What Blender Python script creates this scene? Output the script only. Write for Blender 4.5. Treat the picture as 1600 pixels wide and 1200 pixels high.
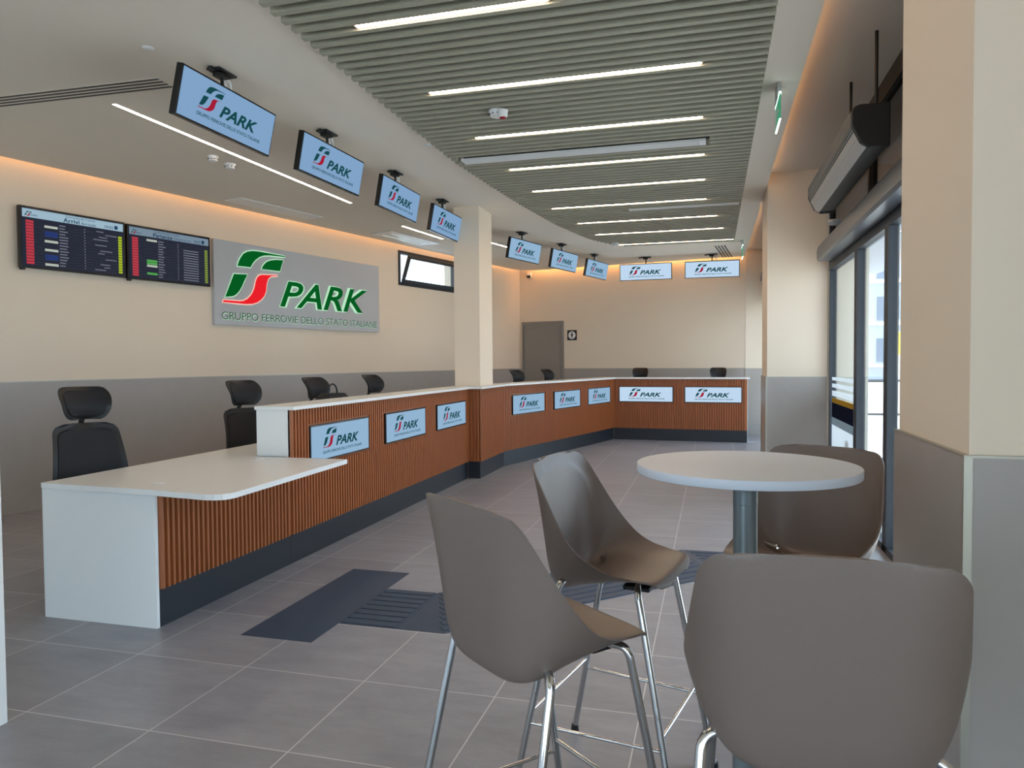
import bpy, math, random
from mathutils import Vector, Matrix
random.seed(4)
for o in list(bpy.data.objects): bpy.data.objects.remove(o)
SC = bpy.context.scene
COL = SC.collection
PI = math.pi
R = math.radians

# ------------------------------------------------------------------ camera
def make_camera():
    f, yaw, pitch, roll, H = 1135.6, .2693, -.0314, -.007, 1.404
    cd = bpy.data.cameras.new('camera'); co = bpy.data.objects.new('camera', cd); COL.objects.link(co)
    cd.sensor_width = 36; cd.sensor_fit = 'HORIZONTAL'; cd.lens = f / 1600 * 36; cd.clip_start = .05; cd.clip_end = 300
    F = Vector((-math.sin(yaw) * math.cos(pitch), math.cos(yaw) * math.cos(pitch), math.sin(pitch)))
    r = Vector((math.cos(yaw), math.sin(yaw), 0)); u = r.cross(F)
    r2 = math.cos(roll) * r + math.sin(roll) * u; u2 = -math.sin(roll) * r + math.cos(roll) * u
    m = Matrix((r2, u2, -F)).transposed().to_4x4(); m.translation = (0, 0, H)
    co.matrix_world = m
    SC.camera = co
make_camera()

# ------------------------------------------------------------------ world, sun, exposure
EXPO = 0.31
SC.view_settings.view_transform = 'Standard'; SC.view_settings.look = 'None'
SC.view_settings.gamma = 1; SC.view_settings.use_curve_mapping = False; SC.view_settings.exposure = EXPO
w = bpy.data.worlds.new('sky'); SC.world = w; w.use_nodes = True
bg = w.node_tree.nodes['Background']; bg.inputs[0].default_value = (.66, .83, 1.0, 1); bg.inputs[1].default_value = 4.4
sd = bpy.data.lights.new('sun', 'SUN'); sd.energy = 9.0; sd.angle = R(1); sd.color = (1, .95, .87)
so = bpy.data.objects.new('sun', sd); COL.objects.link(so)
so.rotation_euler = Vector((-.55, .35, -1.1)).to_track_quat('-Z', 'Y').to_euler()
def portal(loc, size, direction):
    l = bpy.data.lights.new('window_portal', 'AREA'); l.shape = 'RECTANGLE'; l.size, l.size_y = size
    l.cycles.is_portal = True
    o = bpy.data.objects.new('window_portal', l); COL.objects.link(o); o.location = loc
    o.rotation_euler = Vector(direction).to_track_quat('-Z', 'Z').to_euler()
portal((1.6, 5.4, 1.35), (6.4, 2.6), (-1, 0, 0))
portal((-3.4, -4.05, 1.5), (9.2, 2.9), (0, 1, 0))
portal((1.6, -2.05, 1.3), (4.1, 2.6), (-1, 0, 0))
LED_WARM = (1.0, .50, .16); LED_WHITE = (1.0, .76, .56)

# ------------------------------------------------------------------ helpers
def lin(c):
    return tuple(((v / 255) / 12.92 if v / 255 <= .04045 else ((v / 255 + .055) / 1.055) ** 2.4) for v in c)
M = {}
def mat(name, rgb, rough=.6, metal=0, spec=.5, noise=0, nscale=20, bump=0, emit=0, srgb=True):
    m = bpy.data.materials.new(name); m.use_nodes = True; nt = m.node_tree; b = nt.nodes['Principled BSDF']
    c = lin(rgb) if srgb else rgb
    b.inputs['Base Color'].default_value = (*c, 1); b.inputs['Roughness'].default_value = rough
    b.inputs['Metallic'].default_value = metal; b.inputs['Specular IOR Level'].default_value = spec
    if emit:
        b.inputs['Emission Color'].default_value = (*c, 1); b.inputs['Emission Strength'].default_value = emit
    if noise or bump:
        tc = nt.nodes.new('ShaderNodeTexCoord'); n = nt.nodes.new('ShaderNodeTexNoise'); n.inputs['Scale'].default_value = nscale
        n.inputs['Detail'].default_value = 5; nt.links.new(tc.outputs['Object'], n.inputs['Vector'])
        if noise:
            mr = nt.nodes.new('ShaderNodeMapRange'); mr.inputs[3].default_value = 1 - noise; mr.inputs[4].default_value = 1 + noise
            nt.links.new(n.outputs['Fac'], mr.inputs[0])
            hs = nt.nodes.new('ShaderNodeHueSaturation'); hs.inputs['Color'].default_value = (*c, 1)
            nt.links.new(mr.outputs[0], hs.inputs['Value']); nt.links.new(hs.outputs[0], b.inputs['Base Color'])
        if bump:
            bp = nt.nodes.new('ShaderNodeBump'); bp.inputs['Strength'].default_value = bump; bp.inputs['Distance'].default_value = .002
            nt.links.new(n.outputs['Fac'], bp.inputs['Height']); nt.links.new(bp.outputs[0], b.inputs['Normal'])
    M[name] = m
    return m
def emat(name, c, s, srgb=True):
    m = bpy.data.materials.new(name); m.use_nodes = True; nt = m.node_tree; nt.nodes.clear()
    e = nt.nodes.new('ShaderNodeEmission'); o = nt.nodes.new('ShaderNodeOutputMaterial')
    cc = lin(c) if srgb else c
    e.inputs[0].default_value = (*cc, 1); e.inputs[1].default_value = s; nt.links.new(e.outputs[0], o.inputs[0]); M[name] = m
    return m
mat('cream', (222, 206, 186), .75, noise=.015, nscale=3)
mat('ceil', (226, 216, 202), .85, noise=.01, nscale=2)
mat('slat', (160, 157, 140), .6)
mat('slatback', (48, 48, 42), .8)
mat('tile_wall', (160, 153, 147), .36, noise=.05, nscale=7)
mat('trim_metal', (175, 172, 160), .35, metal=.6)
mat('dark_frame', (38, 43, 50), .5)
mat('black', (14, 14, 16), .5)
mat('black_gloss', (12, 12, 14), .25)
mat('white_lam', (222, 222, 220), .38, noise=.01)
mat('white_plastic', (225, 225, 225), .4)
mat('wood', (150, 84, 42), .45, noise=.07, nscale=14)
mat('kick', (24, 28, 35), .45)
mat('taupe', (113, 99, 91), .42, bump=.25, nscale=420)
mat('chrome', (205, 205, 205), .08, metal=1)
mat('steel_grey', (128, 138, 142), .33, metal=.35)
mat('table_edge', (196, 198, 200), .4)
mat('table_top', (202, 208, 218), .5, spec=.35)
mat('mesh_black', (22, 22, 26), .75, bump=.6, nscale=600)
mat('grey_door', (134, 128, 122), .5)
mat('alu', (178, 180, 180), .38, metal=.35)
mat('sign_panel', (176, 178, 182), .45)
mat('sign_side', (118, 116, 110), .5)
mat('navy', (22, 28, 48), .5)
mat('grey_print', (150, 160, 165), .5)
mat('gold_print', (168, 140, 70), .5)
mat('tactile', (50, 66, 86), .55, noise=.12, nscale=9)
mat('concrete', (205, 203, 198), .9, noise=.05, nscale=2)
mat('facade', (170, 178, 190), .8)
mat('facade_glass', (95, 110, 130), .2)
mat('rail_dark', (60, 62, 66), .5)
mat('yellow', (225, 200, 70), .6)
mat('red_plastic', (150, 20, 30), .3)
mat('green_sign', (40, 140, 100), .5, emit=.5)
emat('led_white', LED_WHITE, 37, False)
emat('led_tiny', (.75, 1, .93), 3.0, False)
emat('led_warm', LED_WARM, 11, False)
emat('led_warm_f', LED_WARM, 30, False)
emat('led_warm_r', LED_WARM, 7, False)
emat('scr_side', (132, 168, 205), 0.75)
emat('scr_side2', (150, 185, 215), 0.75)
emat('scr_front', (196, 222, 246), 0.75)
emat('scr_green', (26, 78, 84), 0.67)
emat('scr_red', (176, 32, 58), 0.67)
emat('sign_green', (6, 92, 34), 0.75)
emat('sign_red', (240, 34, 44), 0.75)
emat('halo_green', (190, 236, 200), 0.75)
emat('halo_red', (250, 205, 190), 0.75)
mat('sign_text', (62, 80, 76), .5)
emat('board_dark', (42, 46, 60), 0.75)
emat('board_head', (160, 188, 204), 0.75)
emat('board_head2', (122, 142, 158), 0.75)
emat('board_red', (190, 62, 74), 0.75)
emat('board_yellow', (170, 190, 40), 0.75)
emat('board_yellow2', (128, 146, 62), 0.75)
emat('board_white', (186, 194, 184), 0.75)
emat('board_grey', (120, 124, 138), 0.75)
emat('board_blue', (40, 60, 120), 0.75)
emat('board_green', (84, 170, 84), 0.75)
emat('board_text', (30, 62, 92), 0.75)

def glass_mat(name, tint, fr=.03):
    m = bpy.data.materials.new(name); m.use_nodes = True; nt = m.node_tree; nt.nodes.clear()
    t = nt.nodes.new('ShaderNodeBsdfTransparent'); t.inputs[0].default_value = (*tint, 1)
    g = nt.nodes.new('ShaderNodeBsdfGlossy'); g.inputs['Roughness'].default_value = .01
    lw = nt.nodes.new('ShaderNodeLayerWeight'); pw = nt.nodes.new('ShaderNodeMath'); pw.operation = 'POWER'; pw.inputs[1].default_value = 5
    nt.links.new(lw.outputs['Facing'], pw.inputs[0]); f = nt.nodes.new('ShaderNodeMath'); f.operation = 'MULTIPLY_ADD'; f.inputs[1].default_value = .75; f.inputs[2].default_value = fr
    nt.links.new(pw.outputs[0], f.inputs[0])
    x = nt.nodes.new('ShaderNodeMixShader'); o = nt.nodes.new('ShaderNodeOutputMaterial')
    nt.links.new(f.outputs[0], x.inputs[0]); nt.links.new(t.outputs[0], x.inputs[1]); nt.links.new(g.outputs[0], x.inputs[2]); nt.links.new(x.outputs[0], o.inputs[0])
    M[name] = m
def film_mat(name, rgb):
    m = bpy.data.materials.new(name); m.use_nodes = True; nt = m.node_tree; nt.nodes.clear()
    d = nt.nodes.new('ShaderNodeBsdfDiffuse'); t = nt.nodes.new('ShaderNodeBsdfTranslucent'); x = nt.nodes.new('ShaderNodeMixShader'); o = nt.nodes.new('ShaderNodeOutputMaterial')
    for n in (d, t): n.inputs[0].default_value = (*lin(rgb), 1)
    x.inputs[0].default_value = .45; nt.links.new(d.outputs[0], x.inputs[1]); nt.links.new(t.outputs[0], x.inputs[2]); nt.links.new(x.outputs[0], o.inputs[0]); M[name] = m
film_mat('film_white', (236, 240, 242)); film_mat('film_gold', (170, 140, 66)); film_mat('film_navy', (40, 46, 66)); film_mat('film_grey', (160, 172, 178))
glass_mat('glass', (.93, .96, .97)); glass_mat('glass_dark', (.20, .19, .18))

def floor_mat():
    m = bpy.data.materials.new('floor_tiles'); m.use_nodes = True; nt = m.node_tree; N = nt.nodes; L = nt.links; b = N['Principled BSDF']
    g = N.new('ShaderNodeNewGeometry'); s = N.new('ShaderNodeSeparateXYZ'); L.new(g.outputs['Position'], s.inputs[0])
    def mth(op, a, bb=None):
        n = N.new('ShaderNodeMath'); n.operation = op
        for i, v in enumerate((a, bb)):
            if v is None: continue
            if isinstance(v, (int, float)): n.inputs[i].default_value = v
            else: L.new(v, n.inputs[i])
        return n.outputs[0]
    def cell(out, off):
        u = mth('DIVIDE', mth('SUBTRACT', out, off), .6); fr = mth('FRACT', u); fl = mth('FLOOR', u)
        d = mth('MINIMUM', fr, mth('SUBTRACT', 1.0, fr)); return mth('LESS_THAN', d, .0042), fl
    gx, fx = cell(s.outputs[0], -3.276 - 6.0); gy, fy = cell(s.outputs[1], 2.869 - 12)
    gr = mth('MAXIMUM', gx, gy)
    cb = N.new('ShaderNodeCombineXYZ'); L.new(fx, cb.inputs[0]); L.new(fy, cb.inputs[1])
    wn = N.new('ShaderNodeTexWhiteNoise'); L.new(cb.outputs[0], wn.inputs['Vector'])
    va = N.new('ShaderNodeVectorMath'); va.operation = 'MULTIPLY_ADD'; L.new(cb.outputs[0], va.inputs[0]); va.inputs[1].default_value = (3.7, 5.1, 0); L.new(g.outputs['Position'], va.inputs[2])
    mp = N.new('ShaderNodeMapping'); mp.inputs['Scale'].default_value = (1.6, 4.2, 1); L.new(va.outputs[0], mp.inputs[0])
    n1 = N.new('ShaderNodeTexNoise'); n1.inputs['Scale'].default_value = 1.6; n1.inputs['Detail'].default_value = 9; n1.inputs['Roughness'].default_value = .68; L.new(mp.outputs[0], n1.inputs['Vector'])
    cr = N.new('ShaderNodeValToRGB'); cr.color_ramp.elements[0].position = .3; cr.color_ramp.elements[1].position = .72
    cr.color_ramp.elements[0].color = (*lin((124, 125, 132)), 1); cr.color_ramp.elements[1].color = (*lin((150, 150, 156)), 1)
    L.new(n1.outputs['Fac'], cr.inputs[0])
    hs = N.new('ShaderNodeHueSaturation'); mr = N.new('ShaderNodeMapRange'); mr.inputs[3].default_value = .94; mr.inputs[4].default_value = 1.06
    L.new(wn.outputs['Value'], mr.inputs[0]); L.new(mr.outputs[0], hs.inputs['Value']); L.new(cr.outputs[0], hs.inputs['Color'])
    mx = N.new('ShaderNodeMix'); mx.data_type = 'RGBA'; L.new(gr, mx.inputs['Factor']); L.new(hs.outputs[0], mx.inputs['A']); mx.inputs['B'].default_value = (*lin((196, 196, 196)), 1)
    L.new(mx.outputs['Result'], b.inputs['Base Color']); b.inputs['Roughness'].default_value = .36; b.inputs['Specular IOR Level'].default_value = .5
    rr = N.new('ShaderNodeMapRange'); rr.inputs[3].default_value = .30; rr.inputs[4].default_value = .46; L.new(n1.outputs['Fac'], rr.inputs[0]); L.new(rr.outputs[0], b.inputs['Roughness'])
    M['floor'] = m
floor_mat()

class MB:
    def __init__(s): s.v = []; s.f = []; s.m = []; s.cur = 0
    def add(s, vs, fs):
        k = len(s.v); s.v += [tuple(p) for p in vs]; s.f += [tuple(i + k for i in f) for f in fs]; s.m += [s.cur] * len(fs); return s
    def slot(s, i): s.cur = i; return s
    def box(s, a, b):
        x0, y0, z0 = a; x1, y1, z1 = b
        return s.add([(x0, y0, z0), (x1, y0, z0), (x1, y1, z0), (x0, y1, z0), (x0, y0, z1), (x1, y0, z1), (x1, y1, z1), (x0, y1, z1)],
                     [(0, 3, 2, 1), (4, 5, 6, 7), (0, 1, 5, 4), (1, 2, 6, 5), (2, 3, 7, 6), (3, 0, 4, 7)])
    def prism(s, poly, z0, z1, ax='z'):
        n = len(poly)
        t = {'z': lambda a, b, c: (a, b, c), 'y': lambda a, b, c: (a, c, b), 'x': lambda a, b, c: (c, a, b)}[ax]
        vs = [t(a, b, z0) for a, b in poly] + [t(a, b, z1) for a, b in poly]
        fs = [tuple(reversed(range(n))), tuple(range(n, 2 * n))] + [(i, (i + 1) % n, n + (i + 1) % n, n + i) for i in range(n)]
        return s.add(vs, fs)
    def tube(s, path, r, n=12, cap=True):
        P = [Vector(p) for p in path]; k0 = len(s.v); up = None; vs = []; rs = r if isinstance(r, (list, tuple)) else [r] * len(P)
        for i, p in enumerate(P):
            t = (P[min(i + 1, len(P) - 1)] - P[max(i - 1, 0)]).normalized()
            if up is None: up = t.orthogonal().normalized()
            else: up = (up - t * up.dot(t)).normalized()
            q = t.cross(up)
            for j in range(n):
                a = 2 * PI * j / n; vs.append(p + rs[i] * (math.cos(a) * up + math.sin(a) * q))
        fs = [(i * n + j, i * n + (j + 1) % n, (i + 1) * n + (j + 1) % n, (i + 1) * n + j) for i in range(len(P) - 1) for j in range(n)]
        if cap: fs += [tuple(reversed(range(n))), tuple(range((len(P) - 1) * n, len(P) * n))]
        return s.add(vs, fs)
    def lathe(s, prof, c=(0, 0, 0), n=32):
        vs = [(c[0] + r * math.cos(2 * PI * j / n), c[1] + r * math.sin(2 * PI * j / n), c[2] + z) for r, z in prof for j in range(n)]
        m = len(prof)
        fs = [(i * n + j, i * n + (j + 1) % n, (i + 1) * n + (j + 1) % n, (i + 1) * n + j) for i in range(m - 1) for j in range(n)]
        fs += [tuple(reversed(range(n))), tuple(range((m - 1) * n, m * n))]
        return s.add(vs, fs)
    def build(s, name, mats, parent=None, smooth=False, bevel=0, weld=False, label=None):
        me = bpy.data.meshes.new(name); me.from_pydata(s.v, [], s.f)
        if not isinstance(mats, (list, tuple)): mats = [mats]
        for m in mats: me.materials.append(M[m])
        for p, mi in zip(me.polygons, s.m): p.material_index = mi
        if smooth:
            for p in me.polygons: p.use_smooth = True
            me.set_sharp_from_angle(angle=R(40))
        o = bpy.data.objects.new(name, me); COL.objects.link(o)
        if parent: o.parent = parent
        if bevel:
            b = o.modifiers.new('bevel', 'BEVEL'); b.width = bevel; b.segments = 2; b.limit_method = 'ANGLE'; b.angle_limit = R(40)
        if label: o['label'] = label
        return o
def arc_path(pts, r, n=6):
    """polyline with rounded corners of radius r"""
    P = [Vector(p) for p in pts]; out = [P[0]]
    for i in range(1, len(P) - 1):
        a = (P[i - 1] - P[i]); b = (P[i + 1] - P[i]); rr = min(r, a.length * .49, b.length * .49)
        a.normalize(); b.normalize(); s0 = P[i] + a * rr; s1 = P[i] + b * rr
        for k in range(n + 1):
            t = k / n; out.append((1 - t) ** 2 * s0 + 2 * t * (1 - t) * P[i] + t * t * s1)
    return out + [P[-1]]
def tag(o, label, cat, group=None, kind=None):
    o['label'] = label
    if cat: o['category'] = cat
    if group: o['group'] = group
    if kind: o['kind'] = kind
    return o
def empty(name, loc=(0, 0, 0), rz=0, label=None, cat=None, group=None):
    o = bpy.data.objects.new(name, None); COL.objects.link(o); o.location = loc; o.rotation_euler = (0, 0, rz); o.empty_display_size = .1
    if label: tag(o, label, cat, group)
    return o
def struct(o, label=None):
    o['kind'] = 'structure'
    if label: o['label'] = label
    return o
CHILD = {}
def kids(o): return [c for c in bpy.data.objects if c.parent == o]
def copy_tree(o, parent=None):
    c = o.copy(); COL.objects.link(c); c.parent = parent
    for ch in kids(o): copy_tree(ch, c)
    return c
_tc = {}
def text_polys(body, wd, ht, shear=0, bold=0):
    """flat lettering scaled into wd x ht, returned as (verts2d, faces)"""
    k = (body, shear, bold)
    if k not in _tc:
        cu = bpy.data.curves.new('t', 'FONT'); cu.body = body; cu.shear = shear; cu.offset = bold; cu.resolution_u = 3
        ob = bpy.data.objects.new('t', cu); COL.objects.link(ob)
        dg = bpy.context.evaluated_depsgraph_get(); me = bpy.data.meshes.new_from_object(ob.evaluated_get(dg))
        _tc[k] = ([(v.co.x, v.co.y) for v in me.vertices], [tuple(p.vertices) for p in me.polygons])
        bpy.data.objects.remove(ob); bpy.data.curves.remove(cu); bpy.data.meshes.remove(me)
    vs, fs = _tc[k]
    x0 = min(v[0] for v in vs); x1 = max(v[0] for v in vs); y0 = min(v[1] for v in vs); y1 = max(v[1] for v in vs)
    return [((x - x0) / (x1 - x0) * wd, (y - y0) / (y1 - y0) * ht) for x, y in vs], fs
def put_text(mb, body, x, z, wd, ht, y, shear=0, bold=0, grow=0):
    vs, fs = text_polys(body, wd, ht, shear, bold)
    mb.add([(x + a, y, z + b) for a, b in vs], fs); return mb
def flat_poly(mb, poly, y, x=0, z=0, s=1, grow=0):
    """planar polygon in the local xz plane, triangulated so concave outlines stay right"""
    P = [(x + a * s, z + b * s) for a, b in poly]
    if grow:
        n = len(P); area = sum(P[i][0] * P[(i + 1) % n][1] - P[(i + 1) % n][0] * P[i][1] for i in range(n)); sg = 1 if area > 0 else -1; Q = []
        for i in range(n):
            a = Vector(P[i - 1]); b = Vector(P[i]); c = Vector(P[(i + 1) % n])
            e1 = (b - a).normalized(); e2 = (c - b).normalized(); nn = Vector((e1.y + e2.y, -e1.x - e2.x)) * sg
            nn = nn.normalized() if nn.length > 1e-4 else Vector((e1.x, e1.y)); Q.append(tuple(b + nn * grow))
        P = Q
    from mathutils.geometry import tessellate_polygon
    tri = tessellate_polygon([[Vector((a, b, 0)) for a, b in P]])
    mb.add([(a, y, b) for a, b in P], tri); return mb
EMB_G = [[(0.337, 0.737), (0.36, .80), (0.389, 0.846), (0.431, 0.899), (0.495, 0.933), (0.579, 0.952), (0.683, 0.957), (0.827, 0.955), (1.118, 0.952), (1.113, 0.939), (0.975, 0.935), (0.846, 0.928), (0.758, 0.915), (0.691, 0.89), (0.623, 0.845), (0.576, 0.795), (0.542, 0.742)],
         [(0.716, 0.738), (0.746, 0.788), (0.795, 0.835), (0.865, 0.866), (0.964, 0.885), (1.086, 0.894), (1.027, 0.742)],
         [(0.28, 0.632), (0.489, 0.645), (0.441, 0.564), (0.403, 0.491), (0.357, 0.425), (0.311, 0.382), (0.258, 0.356), (0.144, 0.34)]]
EMB_R = [[(0.98, 0.683), (0.714, 0.664), (0.666, 0.644), (0.637, 0.612), (0.617, 0.565), (0.597, 0.489), (0.567, 0.427), (0.529, 0.38), (0.482, 0.339), (0.417, 0.309), (0.363, 0.302), (0.122, 0.3), (0.108, 0.275), (0.326, 0.274), (0.453, 0.273), (0.564, 0.282), (0.64, 0.306), (0.707, 0.348), (0.756, 0.397), (0.787, 0.467), (0.799, 0.559), (0.82, 0.614), (0.85, 0.647), (0.89, 0.665), (0.98, 0.674)]]
def brand_art(parent, x, z, s, y, mg, mr, mt):
    e = MB()
    for p in EMB_G: flat_poly(e, p, y, x, z, s)
    e.slot(1)
    for p in EMB_R: flat_poly(e, p, y, x, z, s)
    e.build('emblem', [mg, mr], parent)
    t = put_text(MB(), 'PARK', x + 1.017 * s, z + .279 * s, 1.752 * s, .345 * s, y, .32, .034)
    t.build('lettering', mt, parent)
    c = put_text(MB(), 'GRUPPO FERROVIE DELLO STATO ITALIANE', x + .097 * s, z + .066 * s, 2.9 * s, .10 * s, y, 0, .016)
    c.build('caption', mt, parent)

# ------------------------------------------------------------------ setting
HC, HU, HW = 3.30, 3.44, 1.239
WD = Vector((.242, 1, 0)).normalized(); WO = Vector((-6.36, 5.26, 0)); WRZ = math.atan2(WD.y, WD.x)
WN = Vector((WD.y, -WD.x, 0))         # into the room
def wp(s, off=0, z=0): return WO + WD * s + WN * off + Vector((0, 0, z))
CORN = Vector((-3.98, 15.1, 0)); FE = Vector((.60, 14.196, 0)); FD = (FE - CORN).normalized(); FRZ = math.atan2(FD.y, FD.x); FLEN = (FE - CORN).length
s_end = (CORN - WO).dot(WD)
SW0 = -9.6
o = MB().prism([(-9.2, -4.3), (1.28, -4.3), (1.28, 16.2), (-9.2, 16.2)], -.12, 0).build('floor', 'floor'); struct(o)
def local_wall(name, origin, rz, boxes, m, label=None, bevel=0):
    mb = MB()
    for a, b in boxes: mb.box(a, b)
    o = mb.build(name, m, bevel=bevel); o.location = origin; o.rotation_euler = (0, 0, rz); return struct(o, label)
TH = .24
ws0, ws1, wz0, wz1 = 5.935, 7.62, 2.665, 3.235
local_wall('wall_left', WO, WRZ, [((SW0, 0, 0), (ws0, TH, 3.6)), ((ws1, 0, 0), (s_end + TH, TH, 3.6)), ((ws0, 0, 0), (ws1, TH, wz0)), ((ws0, 0, wz1), (ws1, TH, 3.6))], 'cream')
local_wall('wall_far', CORN, FRZ, [((-.02, 0, 0), (FLEN, .2, 3.6))], 'cream')
local_wall('trim_1', WO, WRZ, [((SW0, -.012, 0), (s_end - .013, -.0005, HW))], 'tile_wall', 'grey tiled wainscot along the left wall')
local_wall('trim_2', CORN, FRZ, [((.013, -.012, 0), (.045, -.0005, HW)), ((1.022, -.012, 0), (FLEN - .02, -.0005, HW))], 'tile_wall', 'grey tiled wainscot along the far wall')
local_wall('trim_3', WO, WRZ, [((SW0, -.014, HW), (s_end - .013, -.0005, HW + .008))], 'trim_metal', 'thin metal strip capping the left wainscot')
local_wall('trim_4', CORN, FRZ, [((1.022, -.014, HW), (FLEN - .02, -.0005, HW + .008))], 'trim_metal', 'thin metal strip capping the far wainscot')
struct(MB().box((.587, 14.192, 0), (1.75, 14.6, 3.6)).build('wall_far_right', 'cream'))
struct(MB().box((.587, 14.18, 0), (1.19, 14.1915, HW)).build('trim_5', 'tile_wall'), 'grey wainscot on the short wall at the far right')
# right-hand pillars: near one beside the stools, middle one between the entrances
def pillar(name, x0, x1, y0, y1, z1, hw, n):
    struct(MB().box((x0, y0, 0), (x1, y1, z1)).build(name, 'cream'))
    t = .012; mb = MB()
    mb.box((x0 - t, y0 - t, 0), (x0 - .0005, y1 + t, hw)).box((x0 - .0005, y0 - t, 0), (x1, y0 - .0005, hw)).box((x0 - .0005, y1 + .0005, 0), (x1, y1 + t, hw))
    struct(mb.build('trim_%d' % n, 'tile_wall'), 'grey tiled wainscot around a right-hand pillar')
    mb = MB().box((x0 - t - .002, y0 - t - .002, 0), (x0 + .004, y0 - .0008, hw + .004))
    mb.box((x0 - t - .001, y0 - t, hw), (x0 - .0006, y1 + t, hw + .006)).box((x0, y0 - t - .001, hw), (x1, y0 - .0006, hw + .006))
    struct(mb.build('trim_%d' % (n + 1), 'trim_metal'), 'thin metal edge strip of a right-hand pillar wainscot')
pillar('wall_pillar_near', .562, 1.75, 1.862, 2.50, 3.6, 1.178, 6)
pillar('wall_pillar_middle', .578, 1.19, 8.46, 9.30, 3.6, 1.208, 8)
struct(MB().box((-3.08, 8.5, 0), (-2.752, 9.03, HC)).build('wall_pillar_counter', 'cream'))
# ceiling: lower plate with lit gaps along the walls, upper plate above
gl = .13
L0 = wp(SW0, gl); Lc = wp(s_end, gl)
fn = Vector((FD.y, -FD.x, 0))
Fa = CORN + fn * .16; Fb = FE + fn * .16
t_ = (Fa - L0).cross(FD).z / WD.cross(FD).z; Cc = L0 + WD * t_
ca = Cc - WD * .55; cb = Cc + FD * .55
curve = [tuple(((1 - t) ** 2 * ca + 2 * t * (1 - t) * Cc + t * t * cb)[:2]) for t in [k / 10 for k in range(11)]]
xr = .572
Fr = Fa + FD * ((xr - Fa.x) / FD.x)
struct(MB().prism([(xr, -4.25), (xr, Fr.y)] + curve[::-1] + [tuple(L0[:2])], HC, HC + .02).build('ceiling', 'ceil'), 'pale flat ceiling with lit edge gaps')
struct(MB().box((-9.2, -4.3, HU), (1.75, 16.2, HU + .1)).build('ceiling_upper', 'ceil'), 'higher ceiling strip over the entrance')
# cove strips (mesh lamps inside the gaps)
def led(name, path_boxes, m, origin, rz, label):
    mb = MB()
    for a, b in path_boxes: mb.box(a, b)
    o = mb.build(name, m); o.location = origin; o.rotation_euler = (0, 0, rz); tag(o, label, 'light strip')
led('cove_light_strip', [((SW0 + 6.5, -.075, HU - .016), (s_end - .25, -.055, HU - .006))], 'led_warm', WO, WRZ, 'warm light strip in the ceiling gap along the left wall')
led('cove_light_strip', [((.3, -.085, HU - .016), (FLEN - .1, -.065, HU - .006))], 'led_warm_f', CORN, FRZ, 'warm light strip in the ceiling gap along the far wall')
led('cove_light_strip', [((xr - .03, 2.0, HU - .03), (xr - .015, 8.35, HU - .02))], 'led_warm_r', (0, 0, 0), 0, 'warm light strip on the ceiling edge beside the near entrance')
led('cove_light_strip', [((xr - .03, 9.4, HU - .03), (xr - .015, 13.9, HU - .02))], 'led_warm_r', (0, 0, 0), 0, 'warm light strip on the ceiling edge beyond the middle pillar')
# rear of the room (behind the camera): glazed shopfront
struct(MB().box((-9.0, -4.3, 2.9), (1.75, -4.1, 3.6)).box((-9.0, -4.3, 0), (1.75, -4.1, .1)).box((-9.0, -4.3, .1), (-7.96, -4.1, 2.9)).box((1.18, -4.3, .1), (1.75, -4.1, 2.9)).build('wall_back', 'cream'))
mb = MB()
for x in (-7.95, -6.4, -4.8, -3.2, -1.6, 0, 1.1): mb.box((x, -4.24, .1), (x + .07, -4.16, 2.9))
fr = mb.build('window_1', 'dark_frame'); struct(fr, 'tall dark-framed shopfront glazing')
MB().box((-7.9, -4.205, .1), (1.15, -4.195, 2.9)).build('pane', 'glass', fr)
struct(MB().box((1.2, .0, 0), (1.4, 1.85, 3.6)).box((1.2, -4.1, 2.6), (1.4, .0, 3.6)).build('wall_right', 'cream'))
mb = MB()
for y in (-4.09, -2.75, -1.4, -.07): mb.box((1.22, y, 0), (1.29, y + .06, 2.6))
fr = mb.build('window_side_fill', 'dark_frame'); struct(fr, 'added dark-framed side glazing, out of view, lighting the near pillar')  # unseen glazing added for fill light on the near pillar and front stool
MB().box((1.25, -4.0, 0), (1.258, -.08, 2.59)).build('pane', 'glass', fr)
# left wall high window with sash tipped inwards
mb = MB(); fw = .055
wf = (ws0, ws1, wz0, wz1)
mb.box((wf[0], -.01, wf[2]), (wf[1], .06, wf[2] + fw)).box((wf[0], -.01, wf[3] - fw), (wf[1], .06, wf[3])).box((wf[0], -.01, wf[2] + fw), (wf[0] + fw, .06, wf[3] - fw)).box((wf[1] - fw, -.01, wf[2] + fw), (wf[1], .06, wf[3] - fw))
wn = mb.build('window_3', 'dark_frame'); wn.location = WO; wn.rotation_euler = (0, 0, WRZ); struct(wn, 'small high dark-framed window, sash tipped inwards')
sw, sh = wf[1] - wf[0] - 2 * fw - .01, wf[3] - wf[2] - 2 * fw - .01
mb = MB(); f2 = .05
mb.box((0, -.045, 0), (sw, -.005, f2)).box((0, -.045, sh - f2), (sw, -.005, sh)).box((0, -.045, f2), (f2, -.005, sh - f2)).box((sw - f2, -.045, f2), (sw, -.005, sh - f2))
sa = mb.build('sash', 'dark_frame', wn); sa.location = (wf[0] + fw + .005, -.005, wf[2] + fw + .004); sa.rotation_euler = (R(19), 0, 0)
MB().box((f2, -.028, f2), (sw - f2, -.022, sh - f2)).build('pane', 'glass', sa)
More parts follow.
